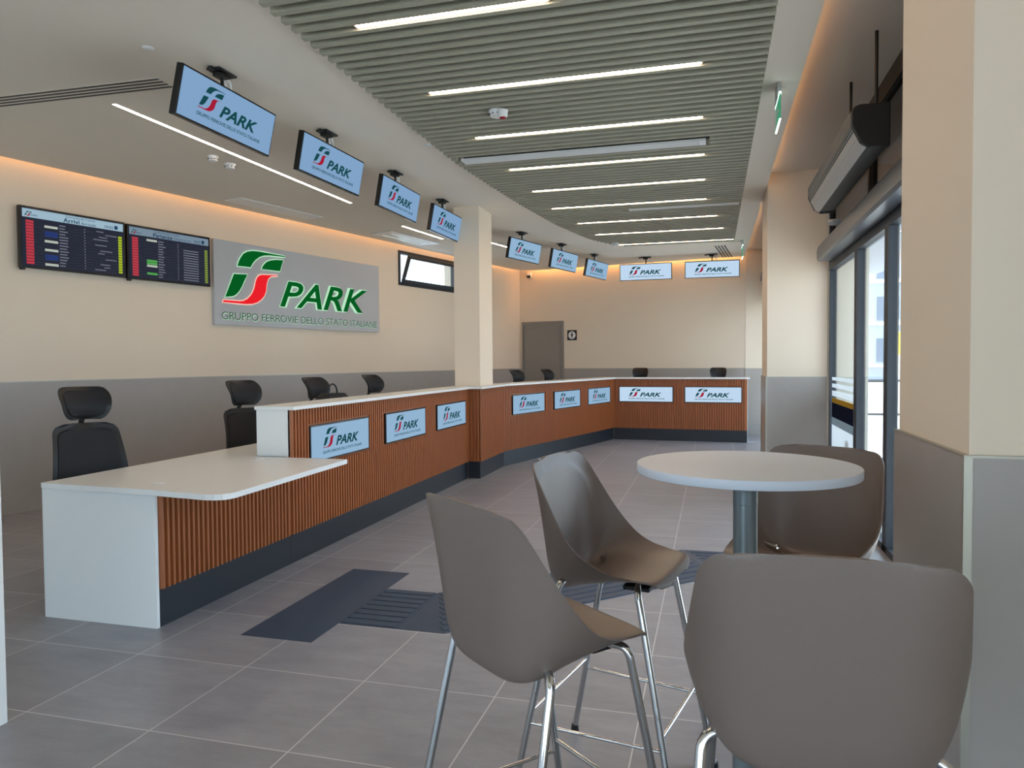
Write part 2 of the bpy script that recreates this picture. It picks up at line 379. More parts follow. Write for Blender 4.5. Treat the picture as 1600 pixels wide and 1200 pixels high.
# entrance glazing on the right, two bays
GX = 1.2
def bay(y0, y1, posts, name, label):
    d = MB()
    for y in posts: d.box((GX, y, 0), (GX + .07, y + .055, 2.345))
    d.box((GX, y0, 2.345), (GX + .07, y1, 2.43)).box((GX, y0, 0), (GX + .07, y1, .05))
    root = d.build(name, 'dark_frame'); struct(root, label)
    ps = sorted(posts)
    for a, b in zip(ps[:-1], ps[1:]):
        MB().box((GX + .03, a + .055, .05), (GX + .04, b, 2.345)).build('pane', 'glass', root)
    t = MB()
    t.box((GX, y0, 3.30), (GX + .07, y1, 3.44))
    for y in (y0, (y0 + y1) / 2 + .9, y1 - .06): t.box((GX, y, 2.43), (GX + .07, y + .06, 3.30))
    t.build('transom_frame', 'black', root)
    MB().box((GX + .03, y0 + .05, 2.43), (GX + .04, y1 - .05, 3.30)).build('transom_pane', 'glass_dark', root)
    return root
d1 = bay(2.5, 8.46, [2.52, 3.55, 4.60, 5.70, 5.77, 6.85, 6.93, 8.36], 'door_1', 'dark-framed sliding glass entrance on the right')
d2 = bay(9.32, 14.18, [9.34, 10.6, 11.8, 13.0, 14.10], 'door_2', 'further dark-framed glass entrance beyond the pillar')
# operator box over the sliding leaves
def operator(y0, y1, label):
    prof = [(1.19, 2.60), (1.10, 2.60), (1.06, 2.575), (1.045, 2.52), (1.05, 2.44), (1.07, 2.42), (1.19, 2.42)]
    o = MB().prism(prof, y0, y1, 'y').build('door_operator', 'steel_dark', None, smooth=True); tag(o, label, 'door operator', 'door operator housings')
mat('steel_dark', (92, 98, 106), .32, metal=.55)
operator(2.55, 8.2, 'long grey rounded door operator housing above the near entrance')
operator(9.5, 14.1, 'grey door operator housing above the far entrance beyond the pillar')
sn = MB().lathe([(.005, -.05), (.045, -.045), (.06, -.02), (.055, 0)], n=20).build('motion_sensor', 'alu', smooth=True); sn.location = (1.06, 7.15, 2.66); tag(sn, 'small round silver motion sensor on the door operator', 'sensor')
# printed film on the first pane
root = empty('door_film', (GX + .025, 6.99, 0), R(90), 'white striped film with gold and navy bands on the glass', 'film')
mb = MB()
W0, W1 = .06, 1.34
for a, b in ((1.18, 1.212), (1.105, 1.145), (1.015, 1.07)): mb.box((W0, 0, a), (W1, .002, b))
mb.build('stripes', 'film_white', root)
MB().box((W0, 0, .945), (W1, .002, .995)).build('gold_band', 'film_gold', root)
MB().box((W0, 0, .792), (W1, .002, .944)).build('navy_band', 'film_navy', root)
MB().box((W0, 0, .712), (W1, .002, .791)).build('grey_band', 'film_grey', root)
MB().box((W0, 0, .05), (W1, .002, .711)).build('lower_panel', 'film_white', root)
arch = [(.45 + .13 * math.cos(PI * k / 10), .50 + .13 * math.sin(PI * k / 10)) for k in range(11)] + [(.32, .06), (.58, .06)]
flat_poly(MB(), arch, -.0025).build('grey_arch', 'film_grey', root)


# ------------------------------------------------------------------ far wall door and sign
door = MB().box((.053, -.03, 0), (.098, -.0005, 2.235)).box((.972, -.03, 0), (1.014, -.0005, 2.235)).box((.098, -.03, 2.165), (.972, -.0005, 2.235)).build('door_3', 'grey_door')
door.location = CORN; door.rotation_euler = (0, 0, FRZ); struct(door, 'grey single door in the far wall')
lf = MB().box((.105, -.02, .01), (.965, -.001, 2.16)).build('door_leaf', 'grey_door', door, bevel=.003)
MB().box((.15, -.026, .12), (.92, -.0205, 2.08)).build('door_panel', 'grey_door', lf, bevel=.003)
MB().tube(arc_path([(.88, -.02, 1.04), (.88, -.07, 1.04), (.77, -.07, 1.04)], .02), .009).build('door_handle', 'chrome', lf, smooth=True)
root = empty('toilet_sign', CORN + FD * 1.198 + fn * .002, FRZ, 'square black sign with a white disc and person symbol', 'sign')
root.location.z = 1.828
MB().box((-.105, -.006, 0), (.105, 0, .21)).build('sign_plate', 'black', root)
flat_poly(MB(), [(.08 * math.cos(2 * PI * k / 28), .105 + .08 * math.sin(2 * PI * k / 28)) for k in range(28)], -.0065).build('white_disc', 'white_plastic', root)
mb = MB(); flat_poly(mb, [(.016 * math.cos(2 * PI * k / 12), .152 + .016 * math.sin(2 * PI * k / 12)) for k in range(12)], -.007)
flat_poly(mb, [(-.024, .13), (.024, .13), (.028, .092), (.012, .10), (.009, .045), (-.009, .045), (-.012, .10), (-.028, .092)], -.007)
mb.build('person_symbol', 'black', root)
root = empty('dome_camera', CORN + FD * .24 + Vector((0, 0, 3.19)), FRZ, 'small white dome camera with black lens high in the far corner', 'camera')
MB().box((-.05, -.05, -.02), (.05, 0, .09)).build('camera_base', 'white_plastic', root, bevel=.015)
mb = MB().lathe([(.002, -.045), (.025, -.04), (.042, -.02), (.046, 0), (.04, .012)], c=(0, -.065, .01), n=20); mb.build('lens_dome', 'black_gloss', root, smooth=True)

# ------------------------------------------------------------------ slatted ceiling, its lamps and grilles
SZ0, SZ1 = 3.235, 3.293
LX = [(-6, -2.10), (0, -2.18), (3.27, -2.235), (5.15, -2.28), (6.4, -2.30), (7.33, -2.25), (8.5, -2.17), (9.7, -2.04), (10.6, -1.88), (11.04, -1.78), (11.45, -1.60), (11.78, -1.38), (12.2, -1.2)]
def lx(y):
    for (a, b), (c, d) in zip(LX[:-1], LX[1:]):
        if a <= y <= c: return b + (d - b) * (y - a) / (c - a)
    return LX[-1][1]
SXR = .322
ys = []; y = 11.80
while y > -1.2: ys.append(y); y -= .1035
slots = [(3.66, -1.885, -.815), (4.66, -1.87, -.072), (5.71, -1.88, -.078), (6.77, -1.88, -.076), (7.69, -1.88, -.08), (8.62, -1.87, -.075), (9.63, -1.74, .05), (10.61, -1.65, .14), (11.6, -1.445, .305), (2.62, -1.88, -.08), (1.6, -1.88, -.08)]
grl = [(6.395, -2.215, -.057, .125), (8.985, -.985, .30, .07)]
def snap(y): return min(ys, key=lambda q: abs(q - .0517 - y)) - .0517
slots = [(snap(a), b, c) for a, b, c in slots]
mb = MB()
for y in ys:
    cuts = [(b - .03, c + .03) for a, b, c, w_ in grl if abs(a - y) < w_ / 2 + .025]
    segs = [(lx(y), SXR)]
    for c0, c1 in cuts:
        ns = []
        for s0, s1 in segs:
            if c0 > s0: ns.append((s0, min(c0, s1)))
            if c1 < s1: ns.append((max(c1, s0), s1))
        segs = ns
    for s0, s1 in segs:
        if s1 - s0 > .03: mb.box((s0, y - .0205, SZ0), (s1, y + .0205, SZ1))
root = empty('slatted_ceiling_panel', (0, 0, 0), 0, 'olive-grey slatted baffle ceiling curving along its left edge', 'ceiling panel')
mb.build('slats', 'slat', root)
bk = [(SXR - .02, -1.3)] + [(SXR - .02, 11.80)] + [(lx(y_) + .06, y_) for y_ in (11.80, 11.45, 11.04, 10.6, 9.7, 8.5, 7.33, 6.4, 5.15, 3.27, 0, -1.3)]
MB().prism(bk, 3.2935, 3.2995).build('backing_panel', 'slatback', root)
pos = ['third from the camera', 'second']
for i, (y, a, b) in enumerate(slots):
    root = empty('linear_light', ((a + b) / 2, y, SZ0 - .001), 0, None)
    order = sorted(slots); k = order.index((y, a, b))
    if k < 2: lab = 'white linear light between ceiling slats almost overhead' if k else 'white linear light between ceiling slats behind the viewer'
    else: lab = ['short white linear light between the slats, nearest at the top edge', 'second linear light from the top, above the smoke detector', 'third linear light, just before the wide white grille', 'fourth linear light, just behind the wide white grille', 'fifth linear light between the slats counting away', 'sixth linear light, before the short far grille', 'seventh linear light, behind the short far grille', 'eighth linear light, last but one of the slatted ceiling', 'furthest linear light at the end of the slatted ceiling'][k - 2]
    tag(root, lab, 'ceiling light', 'linear lights between the ceiling slats')
    hl = (b - a) / 2
    MB().box((-hl - .012, -.026, .0105), (hl + .012, .026, .05)).build('lamp_housing', 'slat', root)
    MB().box((-hl, -.0145, .0068), (hl, .0145, .0102)).build('diffuser', 'led_white', root)
for i, (y, a, b, w_) in enumerate(grl):
    root = empty('linear_air_grille', ((a + b) / 2, y, SZ0 - .004), 0, ['wide white linear air grille across the slatted ceiling', 'shorter white linear air grille further back in the slats'][i], 'air grille', 'white air grilles between the slats')
    hl = (b - a) / 2; mb = MB()
    n = 7 if i == 0 else 4
    for k in range(n + 1):
        yy = -w_ / 2 + k * w_ / n; mb.box((-hl, yy - .004, 0), (hl, yy + .004, .02))
    mb.box((-hl, -w_ / 2, .012), (hl, w_ / 2, .02)); mb.build('grille_blades', 'white_plastic', root)
    MB().box((hl - .05, -w_ / 2, -.002), (hl, w_ / 2, -.0005)).build('end_plate', 'white_plastic', root)
# ------------------------------------------------------------------ things on the flat ceiling
def strip_light(p0, p1, wd, label):
    a = Vector(p0); b = Vector(p1); d = b - a
    r = empty('recessed_linear_light', (*((a + b) / 2), HC), math.atan2(d.y, d.x), label, 'ceiling light', 'recessed linear lights behind the counter')
    h = d.length / 2
    MB().box((-h, -wd * .36, -.004), (h, wd * .36, -.001)).build('diffuser', 'led_white', r)
    MB().box((-h - .008, -wd / 2 - .006, -.003), (h + .008, wd / 2 + .006, -.0005)).build('trim_frame', 'ceil', r)
strip_light((-4.209, 4.398), (-4.153, 7.891), .04, 'long linear ceiling light behind the nearest hanging screens')
strip_light((-4.17, 9.431), (-4.02, 10.6), .04, 'short linear ceiling light beside the small ceiling cassette')
strip_light((-3.62, 10.4), (-3.20, 12.0), .04, 'linear ceiling light seen just past the counter pillar')
def slot_vent(c, rz, ln, n, pitch, label, dark='black'):
    r = empty('slot_diffuser', (*c, HC), rz, label, 'air vent')
    mb = MB(); W_ = n * pitch / 2
    mb.box((-ln / 2, -W_, -.003), (ln / 2, W_, -.0005)); mb.build('vent_frame', 'ceil', r)
    mb = MB()
    for k in range(n): yy = -W_ + (k + .5) * pitch; mb.box((-ln / 2 + .01, yy - pitch * .26, -.0042), (ln / 2 - .01, yy + pitch * .26, -.0032))
    mb.build('vent_slots', dark, r)
mat('vent_dark', (86, 84, 80), .8)
slot_vent((-5.0, 4.13), R(1.5), 2.9, 4, .045, 'long four-slot air diffuser in the ceiling, upper left', 'vent_dark')
slot_vent((.19, 13.35), R(84), 1.5, 4, .05, 'short black four-slot diffuser above the far counter')
def panel(c, rz, sx, sy, label, inner=False):
    r = empty('ceiling_cassette' if inner else 'access_panel', (*c, HC), rz, label, 'ceiling panel')
    MB().box((-sx / 2, -sy / 2, -.012), (sx / 2, sy / 2, -.0005)).build('panel_face', 'white_plastic', r, bevel=.003)
    if inner: MB().box((-sx * .38, -sy * .30, -.014), (sx * .38, -sy * .18, -.0125)).box((-sx * .38, sy * .18, -.014), (sx * .38, sy * .30, -.0125)).build('cassette_slots', 'board_white', r)
panel((-5.18, 7.92), WRZ, 1.30, .28, 'long pale access panel in the ceiling above the arrivals sign')
panel((-4.53, 10.4), WRZ, 1.25, .38, 'white ceiling cassette near the high window', True)
def detector(c, z, label, red=False, rad=.05):
    r = empty('smoke_detector', (*c, z), 0, label, 'smoke detector')
    MB().lathe([(rad * .5, -.05), (rad * .85, -.042), (rad, -.02), (rad * 1.05, 0)], n=24).build('detector_body', 'white_plastic', r, smooth=True)
    mb = MB()
    for k in range(10):
        a = 2 * PI * k / 10; mb.box((math.cos(a) * rad * .93 - .006, math.sin(a) * rad * .93 - .006, -.034), (math.cos(a) * rad * .93 + .006, math.sin(a) * rad * .93 + .006, -.028))
    mb.build('sensing_slots', 'black', r)
    if red:
        MB().lathe([(.018, -.075), (.032, -.066), (.036, -.04), (.038, -.02)], c=(.055, -.05, 0), n=20).build('alarm_base', 'white_plastic', r, smooth=True)
        MB().lathe([(.006, -.083), (.022, -.077), (.026, -.072)], c=(.055, -.05, 0), n=16).build('alarm_lens', 'red_plastic', r, smooth=True)
detector((-1.52, 5.16), SZ0 + .002, 'white smoke detector with red lamp under the slats', True, .062)
detector((-1.47, 11.45), SZ0 + .002, 'small white detector at the far end of the slats')
detector((-4.43, 6.02), HC, 'white round detector behind the first hanging screen, right of the pair')
detector((-4.41, 5.75), HC, 'flat white detector left of its twin behind the hanging screen', rad=.045)
o = MB().lathe([(.012, -.008), (.03, -.006), (.036, 0)], n=20).build('ceiling_button', 'white_plastic', smooth=True); o.location = (-3.27, 3.69, HC); tag(o, 'tiny white disc on the ceiling above the first screen', 'ceiling fitting')
o = MB().lathe([(.012, -.008), (.03, -.006), (.036, 0)], n=20).build('ceiling_button', 'white_plastic', smooth=True); o.location = (-2.40, 6.0, HC); tag(o, 'tiny white disc on the ceiling beside the slats', 'ceiling fitting')
def exit_sign(loc, label):
    r = empty('exit_sign', loc, R(0), label, 'exit sign', 'hanging exit signs')
    MB().box((-.014, -.10, -.10), (.014, .10, 0)).build('sign_housing', 'alu', r, bevel=.004)
    MB().box((-.004, -.165, -.27), (.004, .165, -.102)).build('sign_blade', 'green_sign', r)
    MB().box((-.006, -.167, -.276), (.006, .167, -.2705)).box((-.007, -.17, -.1015), (.007, .17, -.09)).build('edge_light', 'led_tiny', r)
    mb = MB()
    for sx in (-.0045, .0045):
        mb.add([(sx, -.10, -.20), (sx, -.02, -.20), (sx, -.02, -.22), (sx, .04, -.185), (sx, -.02, -.15), (sx, -.02, -.17), (sx, -.10, -.17)], [tuple(range(7))])
        mb.add([(sx, .06, -.25), (sx, .12, -.25), (sx, .12, -.13), (sx, .06, -.13)], [(0, 1, 2, 3)])
    mb.build('pictogram', 'white_plastic', r)
exit_sign((.437, 5.43, HC), 'thin green lit exit sign on the ceiling, nearer one')
exit_sign((.456, 12.22, HC), 'thin lit exit sign on the ceiling near the far counter')

# ------------------------------------------------------------------ air curtains
def air_curtain(y0, y1, label):
    r = empty('air_curtain', (.92, (y0 + y1) / 2, 2.82), R(0), label, 'air curtain', 'air curtains over the entrances')
    h = (y1 - y0) / 2
    capp = [(-.06, .125), (.108, .125), (.108, -.138), (-.008, -.138), (-.06, -.105), (-.108, 0), (-.108, .092), (-.09, .115)]
    MB().prism(capp, -h, -h + .035, 'y').build('end_cap', 'black', r, bevel=.008); MB().prism(capp, h - .035, h, 'y').build('end_cap', 'black', r, bevel=.008)
    body = [(-.055, .118), (.10, .118), (.10, -.125), (-.005, -.125), (-.055, -.098), (-.10, 0), (-.10, .088)]
    MB().prism(body, -h + .036, h - .036, 'y').build('body', 'black', r)
    mb = MB()
    for k in range(9):
        t = k / 9; z = .085 - t * .12; x = -.104 - .0 * t if z > 0 else -.104 + (-z) * .45
        mb.box((x - .006, -h + .036, z), (x + .001, h - .036, z + .0035))
    mb.build('intake_fins', 'alu', r)
    mb = MB().prism([(-.0925, -.032), (-.072, -.072), (-.064, -.068), (-.0845, -.028)], -h + .036, h - .036, 'y').prism([(-.072, -.074), (-.052, -.112), (-.02, -.130), (-.018, -.124), (-.044, -.102), (-.064, -.068)], -h + .036, h - .036, 'y')
    mb.build('silver_fascia', 'alu', r, smooth=True)
    for yy in (-h + .17, -h + 1.04): MB().tube([(.06, yy, .126), (.06, yy, HU - 2.82 - .002)], .011, 10).build('hanging_rod', 'black', r)
air_curtain(4.85, 6.95, 'black and silver air curtain hanging over the near entrance')
air_curtain(11.6, 13.7, 'air curtain over the far entrance, mostly hidden by the pillar')

# ------------------------------------------------------------------ displays
def display_face(parent, wd, ht, mscr, y):
    MB().box((-wd / 2 + .012, y, -ht / 2 + .012), (wd / 2 - .012, y + .003, ht / 2 - .012)).build('screen', mscr, parent)
    s = .222
    brand_art(parent, -wd / 2 + .145, -ht / 2 + .042, s, y - .0012, 'scr_green', 'scr_red', 'scr_green')
def hanging_display(mscr):
    """local: faces -y, origin at panel centre"""
    r = empty('hanging_display'); p = empty('display_panel'); p.parent = r
    wd, ht = .95, .30
    MB().box((-wd / 2, -.006, -ht / 2), (wd / 2, .038, ht / 2)).build('housing', 'black_gloss', p, bevel=.003)
    display_face(p, wd, ht, mscr, -.0095)
    MB().box((-.12, .038, -.08), (.12, .055, .08)).build('rear_bracket', 'black', p)
    return r, p
def finish_display(r, p, tilt):
    p.rotation_euler = (tilt, 0, 0)
    MB().tube([(0, .05, -.02), (0, .05, .24)], .011, 12).build('mount_pole', 'black', r, smooth=True)
    m = MB().box((-.09, -.0, .262), (.09, .10, .276)); m.box((-.05, .02, .236), (.035, .085, .262))
    m.box((-.13, .03, .252), (-.09, .06, .27)); m.build('ceiling_bracket', 'black', r, bevel=.003)
    MB().tube(arc_path([(.03, .06, .262), (.085, .05, .24), (.088, .05, .15), (.04, .05, .09)], .05, 8), .009, 8).tube(arc_path([(.03, .075, .262), (.06, .06, .22), (.05, .06, .13), (.02, .06, .08)], .05, 8), .006, 8).build('cable', 'white_plastic', r, smooth=True)
    return r
def tree_free(r):
    return r
hd = [(-3.033, 4.123, 0, .226), (-3.015, 5.43, -1.5, .19), (-3.01, 6.755, 0, .18), (-3.014, 8.08, -1, .185),
      (-2.662, 10.416, -15.8, .186), (-2.315, 11.634, -15.5, .18), (-1.987, 12.939, -15.3, .2), (-1.185, 13.54, -92, .11), (-.012, 13.53, -90, .20)]
hl_ = ['hanging screen nearest to the camera, largest of the ceiling row', 'second hanging screen in the left ceiling row', 'third hanging screen in the left ceiling row', 'fourth hanging screen, half over the counter pillar',
       'hanging screen just right of the counter pillar', 'hanging screen midway between pillar and far counter', 'last small angled hanging screen before the far pair', 'front-facing hanging screen, left of the far pair', 'front-facing hanging screen, right of the far pair']
protoS = {}
for k, ((x, y, yd, tilt), lab) in enumerate(zip(hd, hl_)):
    ms = 'scr_side' if k < 4 else ('scr_side2' if k < 7 else 'scr_front')
    if ms not in protoS:
        r, p = hanging_display(ms); finish_display(r, p, tilt); protoS[ms] = r
    else:
        r = copy_tree(protoS[ms])
    tag(r, lab, 'screen', 'screens hanging from the ceiling')
    for c in kids(r):
        if c.name.startswith('display_panel'): c.rotation_euler = (tilt, 0, 0)
    r.location = (x, y, 3.022); r.rotation_euler = (0, 0, R(yd + 90))
    wsc = .945 if k in (0, 1, 7, 8) else .90
    r.scale = (wsc / .95, 1, 1)

# ------------------------------------------------------------------ counter
def fl_strip(x0, x1, z0, z1, holes=(), pitch=.0396, d=.018):
    """fluted timber: backing with ribs, front face at y=0"""
    mb = MB(); mb.box((x0, 0, z0), (x1, .012, z1)); x = x0 + .002; first = True
    while x + .022 < x1:
        wv = .022
        spans = [(z0, z1)]
        for (a, b, c, e) in holes:
            if x + wv > a and x < b:
                ns = []
                for s0, s1 in spans:
                    if c > s0: ns.append((s0, min(c, s1)))
                    if e < s1: ns.append((max(e, s0), s1))
                spans = ns
        for s0, s1 in spans:
            if s1 - s0 > .005: mb.prism([(x, 0), (x + .003, -d), (x + wv - .003, -d), (x + wv, 0)], s0, s1)
        x += pitch
    return mb
KH = .205; TZ = 1.075
def counter_unit(name, loc, rz, ln, z1, holes, label, body_depth=.26, first=0):
    r = empty(name, loc, rz, label, 'counter')
    hs = [(a - .012, b + .012, c - .012, e + .012) for a, b, c, e in holes]
    fl_strip(first, ln, KH + .001, z1, hs).build('fluted_front', 'wood', r)
    MB().box((0, .004, 0), (ln, .03, KH)).build('kick_plate', 'kick', r)
    MB().box((.02, .0125, KH + .02), (ln - .02, body_depth, z1)).build('carcass', 'white_lam', r)
    return r
FZ = (.67, .945)
scr1 = [(.235, 1.165), (1.50, 2.425), (2.755, 3.67)]
u1 = counter_unit('reception_counter', (-2.83, 4.44, 0), R(90), 3.80, TZ, [(a, b, *FZ) for a, b in scr1], 'tall fluted timber reception counter between the low desk and pillar')
MB().box((0.0, .0, .752), (.018, .262, TZ)).build('end_panel', 'white_lam', u1)
scr2 = [(.22, 1.14), (1.46, 2.37), (2.69, 3.61)]
a2 = Vector((-2.683, 9.274, 0)); b2 = Vector((-1.7, 12.97, 0)); c2 = Vector((.565, 12.82, 0))
u2 = counter_unit('reception_counter', a2, math.atan2((b2 - a2).y, (b2 - a2).x), (b2 - a2).length, TZ, [(a, b, *FZ) for a, b in scr2], 'angled fluted timber counter right of the pillar with three screens')
scr3 = [(.10, 1.045), (1.24, 2.185)]
u3 = counter_unit('reception_counter', b2, math.atan2((c2 - b2).y, (c2 - b2).x), (c2 - b2).length, TZ, [(a, b, *FZ) for a, b in scr3], 'far fluted timber counter facing the viewer with two screens')
MB().box((2.25, .0125, 0), (2.268, .26, TZ)).build('end_panel', 'white_lam', u3)
# timber casing in front of the pillar
r = empty('pillar_casing', (-2.83, 8.25, 0), 0, 'projecting fluted timber casing around the counter pillar', 'counter casing')
mb = fl_strip(0, 1.02, KH + .001, TZ); f1 = mb.build('fluted_front', 'wood', r); f1.location = (.155, 0, 0); f1.rotation_euler = (0, 0, R(90))
mb = fl_strip(0, .152, KH + .001, TZ); f2_ = mb.build('fluted_side', 'wood', r); f2_.location = (.0, -.0, 0)
MB().box((.0, .004, 0), (.15, .02, KH)).box((.13, .02, 0), (.15, 1.02, KH)).build('kick_plate', 'kick', r)
# low desk
r = empty('reception_desk', (0, 0, 0), 0, 'low white reception desk with fluted timber front, nearest the camera', 'desk')
d_ = fl_strip(.02, 1.268, KH + .001, .718).build('fluted_front', 'wood', r); d_.location = (-2.83, 3.17, 0); d_.rotation_euler = (0, 0, R(90))
MB().box((-2.856, 3.19, 0), (-2.834, 4.438, KH)).build('kick_plate', 'kick', r)
MB().box((-3.58, 3.168, 0), (-2.832, 3.188, .718)).build('end_panel', 'white_lam', r)
MB().box((-2.90, 3.19, KH), (-2.845, 4.438, .718)).build('carcass', 'white_lam', r)
top = [(-3.582, 3.164), (-2.80, 3.115), (-2.44, 3.068), (-2.39, 3.075), (-2.355, 3.095), (-2.335, 3.13), (-2.33, 3.17), (-2.375, 4.415), (-3.112, 4.415), (-3.112, 8.22), (-3.582, 8.22)]
MB().prism(top, .72, .75).build('desktop', 'white_lam', r, bevel=.002)
for p_ in ((-2.93, 3.31), (-2.98, 4.30)):
    MB().lathe([(.034, 0), (.034, .003), (.030, .004)], c=(*p_, .7502), n=24).build('cable_grommet', 'white_plastic', r)
MB().box((-3.58, 8.18, 0), (-3.12, 8.2, .718)).build('rear_panel', 'white_lam', r)
# continuous worktop
ct = [(-2.782, 4.42), (-2.782, 8.205), (-2.628, 8.205), (-2.628, 9.262), (-1.656, 12.915), (.598, 12.765), (.615, 13.07), (-1.92, 13.24), (-2.945, 9.36), (-2.945, 9.045), (-2.742, 9.045), (-2.742, 8.485), (-3.095, 8.485), (-3.095, 4.42)]
o = MB().prism(ct, TZ + .001, TZ + .026).build('worktop', 'white_lam', bevel=.002); tag(o, 'long white angled worktop over the timber counters', 'worktop')
# displays set into the counter
def inset(unit, a, b, ms, lab, proto=[{}]):
    wd = b - a; ht = FZ[1] - FZ[0]
    rz = unit.rotation_euler.z; base = Vector(unit.location); dx_ = Vector((math.cos(rz), math.sin(rz), 0)); dn = Vector((math.sin(rz), -math.cos(rz), 0))
    loc = base + dx_ * (a + b) / 2 + dn * .014 + Vector((0, 0, (FZ[0] + FZ[1]) / 2))
    if ms not in proto[0]:
        r = empty('counter_display'); W_, H_ = .925, .275
        MB().box((-W_ / 2, -.006, -H_ / 2), (W_ / 2, .0135, H_ / 2)).build('housing', 'black_gloss', r)
        MB().box((-W_ / 2 + .012, -.0095, -H_ / 2 + .012), (W_ / 2 - .012, -.0065, H_ / 2 - .012)).build('screen', ms, r)
        brand_art(r, -W_ / 2 + .145, -H_ / 2 + .035, .213, -.0105, 'scr_green', 'scr_red', 'scr_green'); proto[0][ms] = r
    else: r = copy_tree(proto[0][ms])
    r.location = loc; r.rotation_euler = (0, 0, rz); tag(r, lab, 'screen', 'screens set into the timber counter')
    r.scale = (wd / .925, 1, 1)
for (a, b), lb in zip(scr1, ['counter screen nearest the camera, corner hidden by the low desk', 'second screen set in the tall counter', 'third screen of the tall counter, beside the pillar casing']): inset(u1, a, b, 'scr_side2', lb)
for (a, b), lb in zip(scr2, ['first screen of the angled counter, right of the casing', 'middle screen of the angled counter', 'last screen of the angled counter, by the inner corner']): inset(u2, a, b, 'scr_side2', lb)
for (a, b), lb in zip(scr3, ['left screen of the far counter', 'right screen of the far counter']): inset(u3, a, b, 'scr_front', lb)

# ------------------------------------------------------------------ boards and sign on the left wall
def board(s0, s1, z0, z1, title, sub2, dim, label, rows, title_x, name):
    r = empty(name, wp((s0 + s1) / 2, .085, (z0 + z1) / 2), WRZ, label, 'information board', 'timetable boards on the left wall')
    W_ = s1 - s0; H_ = z1 - z0
    MB().box((-W_ / 2, 0, -H_ / 2), (W_ / 2, .045, H_ / 2)).build('housing', 'black_gloss', r, bevel=.003)
    MB().box((-W_ / 2 + .02, -.003, -H_ / 2 + .02), (W_ / 2 - .02, -.0005, H_ / 2 - .02)).build('screen', 'board_dark', r)
    MB().box((-.25, .045, -.15), (.25, .084, .15)).build('wall_bracket', 'black', r)
    MB().box((-W_ / 2 + .01, .01, -H_ / 2 - .02), (-W_ / 2 + .05, .04, -H_ / 2)).build('foot_tab', 'black', r)
    w2 = W_ - .05; h2 = H_ - .05; X = lambda u: -w2 / 2 + u * w2; Z = lambda v: h2 / 2 - v * h2
    MB().box((X(0), -.0045, Z(.15)), (X(1), -.0032, Z(0))).build('title_bar', 'board_head2' if dim else 'board_head', r)
    t = MB(); put_text(t, title, X(title_x), Z(.142), w2 * (.16 if not dim else .24), h2 * .082, -.0052, 0, .018)
    put_text(t, sub2, X(title_x + (.175 if not dim else .26)), Z(.14), w2 * (.15 if not dim else .22), h2 * .055, -.0052)
    put_text(t, 'Terminal Bus Bari Centrale', X(title_x + .02), Z(.05), w2 * .30, h2 * .035, -.0052)
    put_text(t, '10:52', X(.80), Z(.125), w2 * .09, h2 * .05, -.0052, 0, .01)
    put_text(t, 'PARK', X(.062), Z(.12), w2 * .08, h2 * .03, -.0052, .3)
    t.box((X(.905), -.0052, Z(.125)), (X(.94), -.005, Z(.055)))
    t.build('title_lettering', 'board_text', r)
    e = MB()
    for pz in EMB_G: flat_poly(e, pz, -.0053, X(.01), Z(.17), .07)
    e.slot(1)
    for pz in EMB_R: flat_poly(e, pz, -.0053, X(.01), Z(.17), .07)
    e.build('emblem', ['scr_green', 'scr_red'], r)
    n = 15; y0 = .20; dy = (.985 - y0) / n
    red = MB(); yel = MB(); nm = MB(); ln_ = MB(); cells = {}
    for k in range(n):
        a = y0 + k * dy; b = a + dy * .8
        red.box((X(.03), -.0045, Z(b)), (X(.10), -.0032, Z(a)))
        if k > 0: yel.box((X(.945), -.0045, Z(b)), (X(.985), -.0032, Z(a)))
        nm.box((X(.34), -.0045, Z(a + dy * .55)), (X(.34 + random.uniform(.05, .09)), -.0032, Z(a + dy * .2)))
        nm.box((X(.585), -.0045, Z(a + dy * .6)), (X(.595), -.0032, Z(a + dy * .2)))
        if dim:
            if 1 < k: nm.box((X(.66), -.0045, Z(a + dy * .55)), (X(.86), -.0032, Z(a + dy * .2)))
        elif random.random() < .65:
            q = random.uniform(.64, .82); nm.box((X(q), -.0045, Z(a + dy * .5)), (X(min(.93, q + random.uniform(.06, .16))), -.0032, Z(a + dy * .2)))
        c = rows.get(k)
        if c: cells.setdefault(c, MB()).box((X(.20), -.0045, Z(b)), (X(.325), -.0032, Z(a)))
        ln_.box((X(.11), -.004, Z(b + dy * .12)), (X(.93), -.0031, Z(b + dy * .06)))
    red.build('red_column', 'board_red', r); yel.build('yellow_column', 'board_yellow2' if dim else 'board_yellow', r)
    nm.build('row_entries', 'board_grey', r); ln_.build('row_lines', 'vent_dark', r)
    for c, m_ in cells.items(): m_.build('service_cells', c, r)
board(.130, 1.172, 2.318, 2.900, 'Arrivi', 'Arrivals', False, 'left black timetable board headed Arrivi, bright yellow column', {1: 'board_white', 3: 'board_blue', 4: 'board_blue', 6: 'board_white', 9: 'board_white', 11: 'board_blue', 12: 'board_blue', 14: 'board_white'}, .38, 'arrivals_board')
board(1.192, 2.232, 2.312, 2.894, 'Partenze', 'Departures', True, 'right black timetable board headed Partenze, beside the large sign', {0: 'board_white', 8: 'board_green', 9: 'board_green', 10: 'board_white', 13: 'board_green'}, .28, 'departures_board')
r = empty('wall_sign', wp(2.31, .05, 1.871), WRZ, 'large grey wall sign with green and red railway emblem and PARK', 'sign')
MB().box((0, 0, 0), (3.07, .049, 1.03)).build('sign_box', 'sign_panel', r, bevel=.002)
e = MB()
for p_ in EMB_G: flat_poly(e, p_, -.010, grow=.014)
e.slot(1)
for p_ in EMB_R: flat_poly(e, p_, -.010, grow=.014)
e.build('emblem_glow_edge', ['halo_green', 'halo_red'], r)
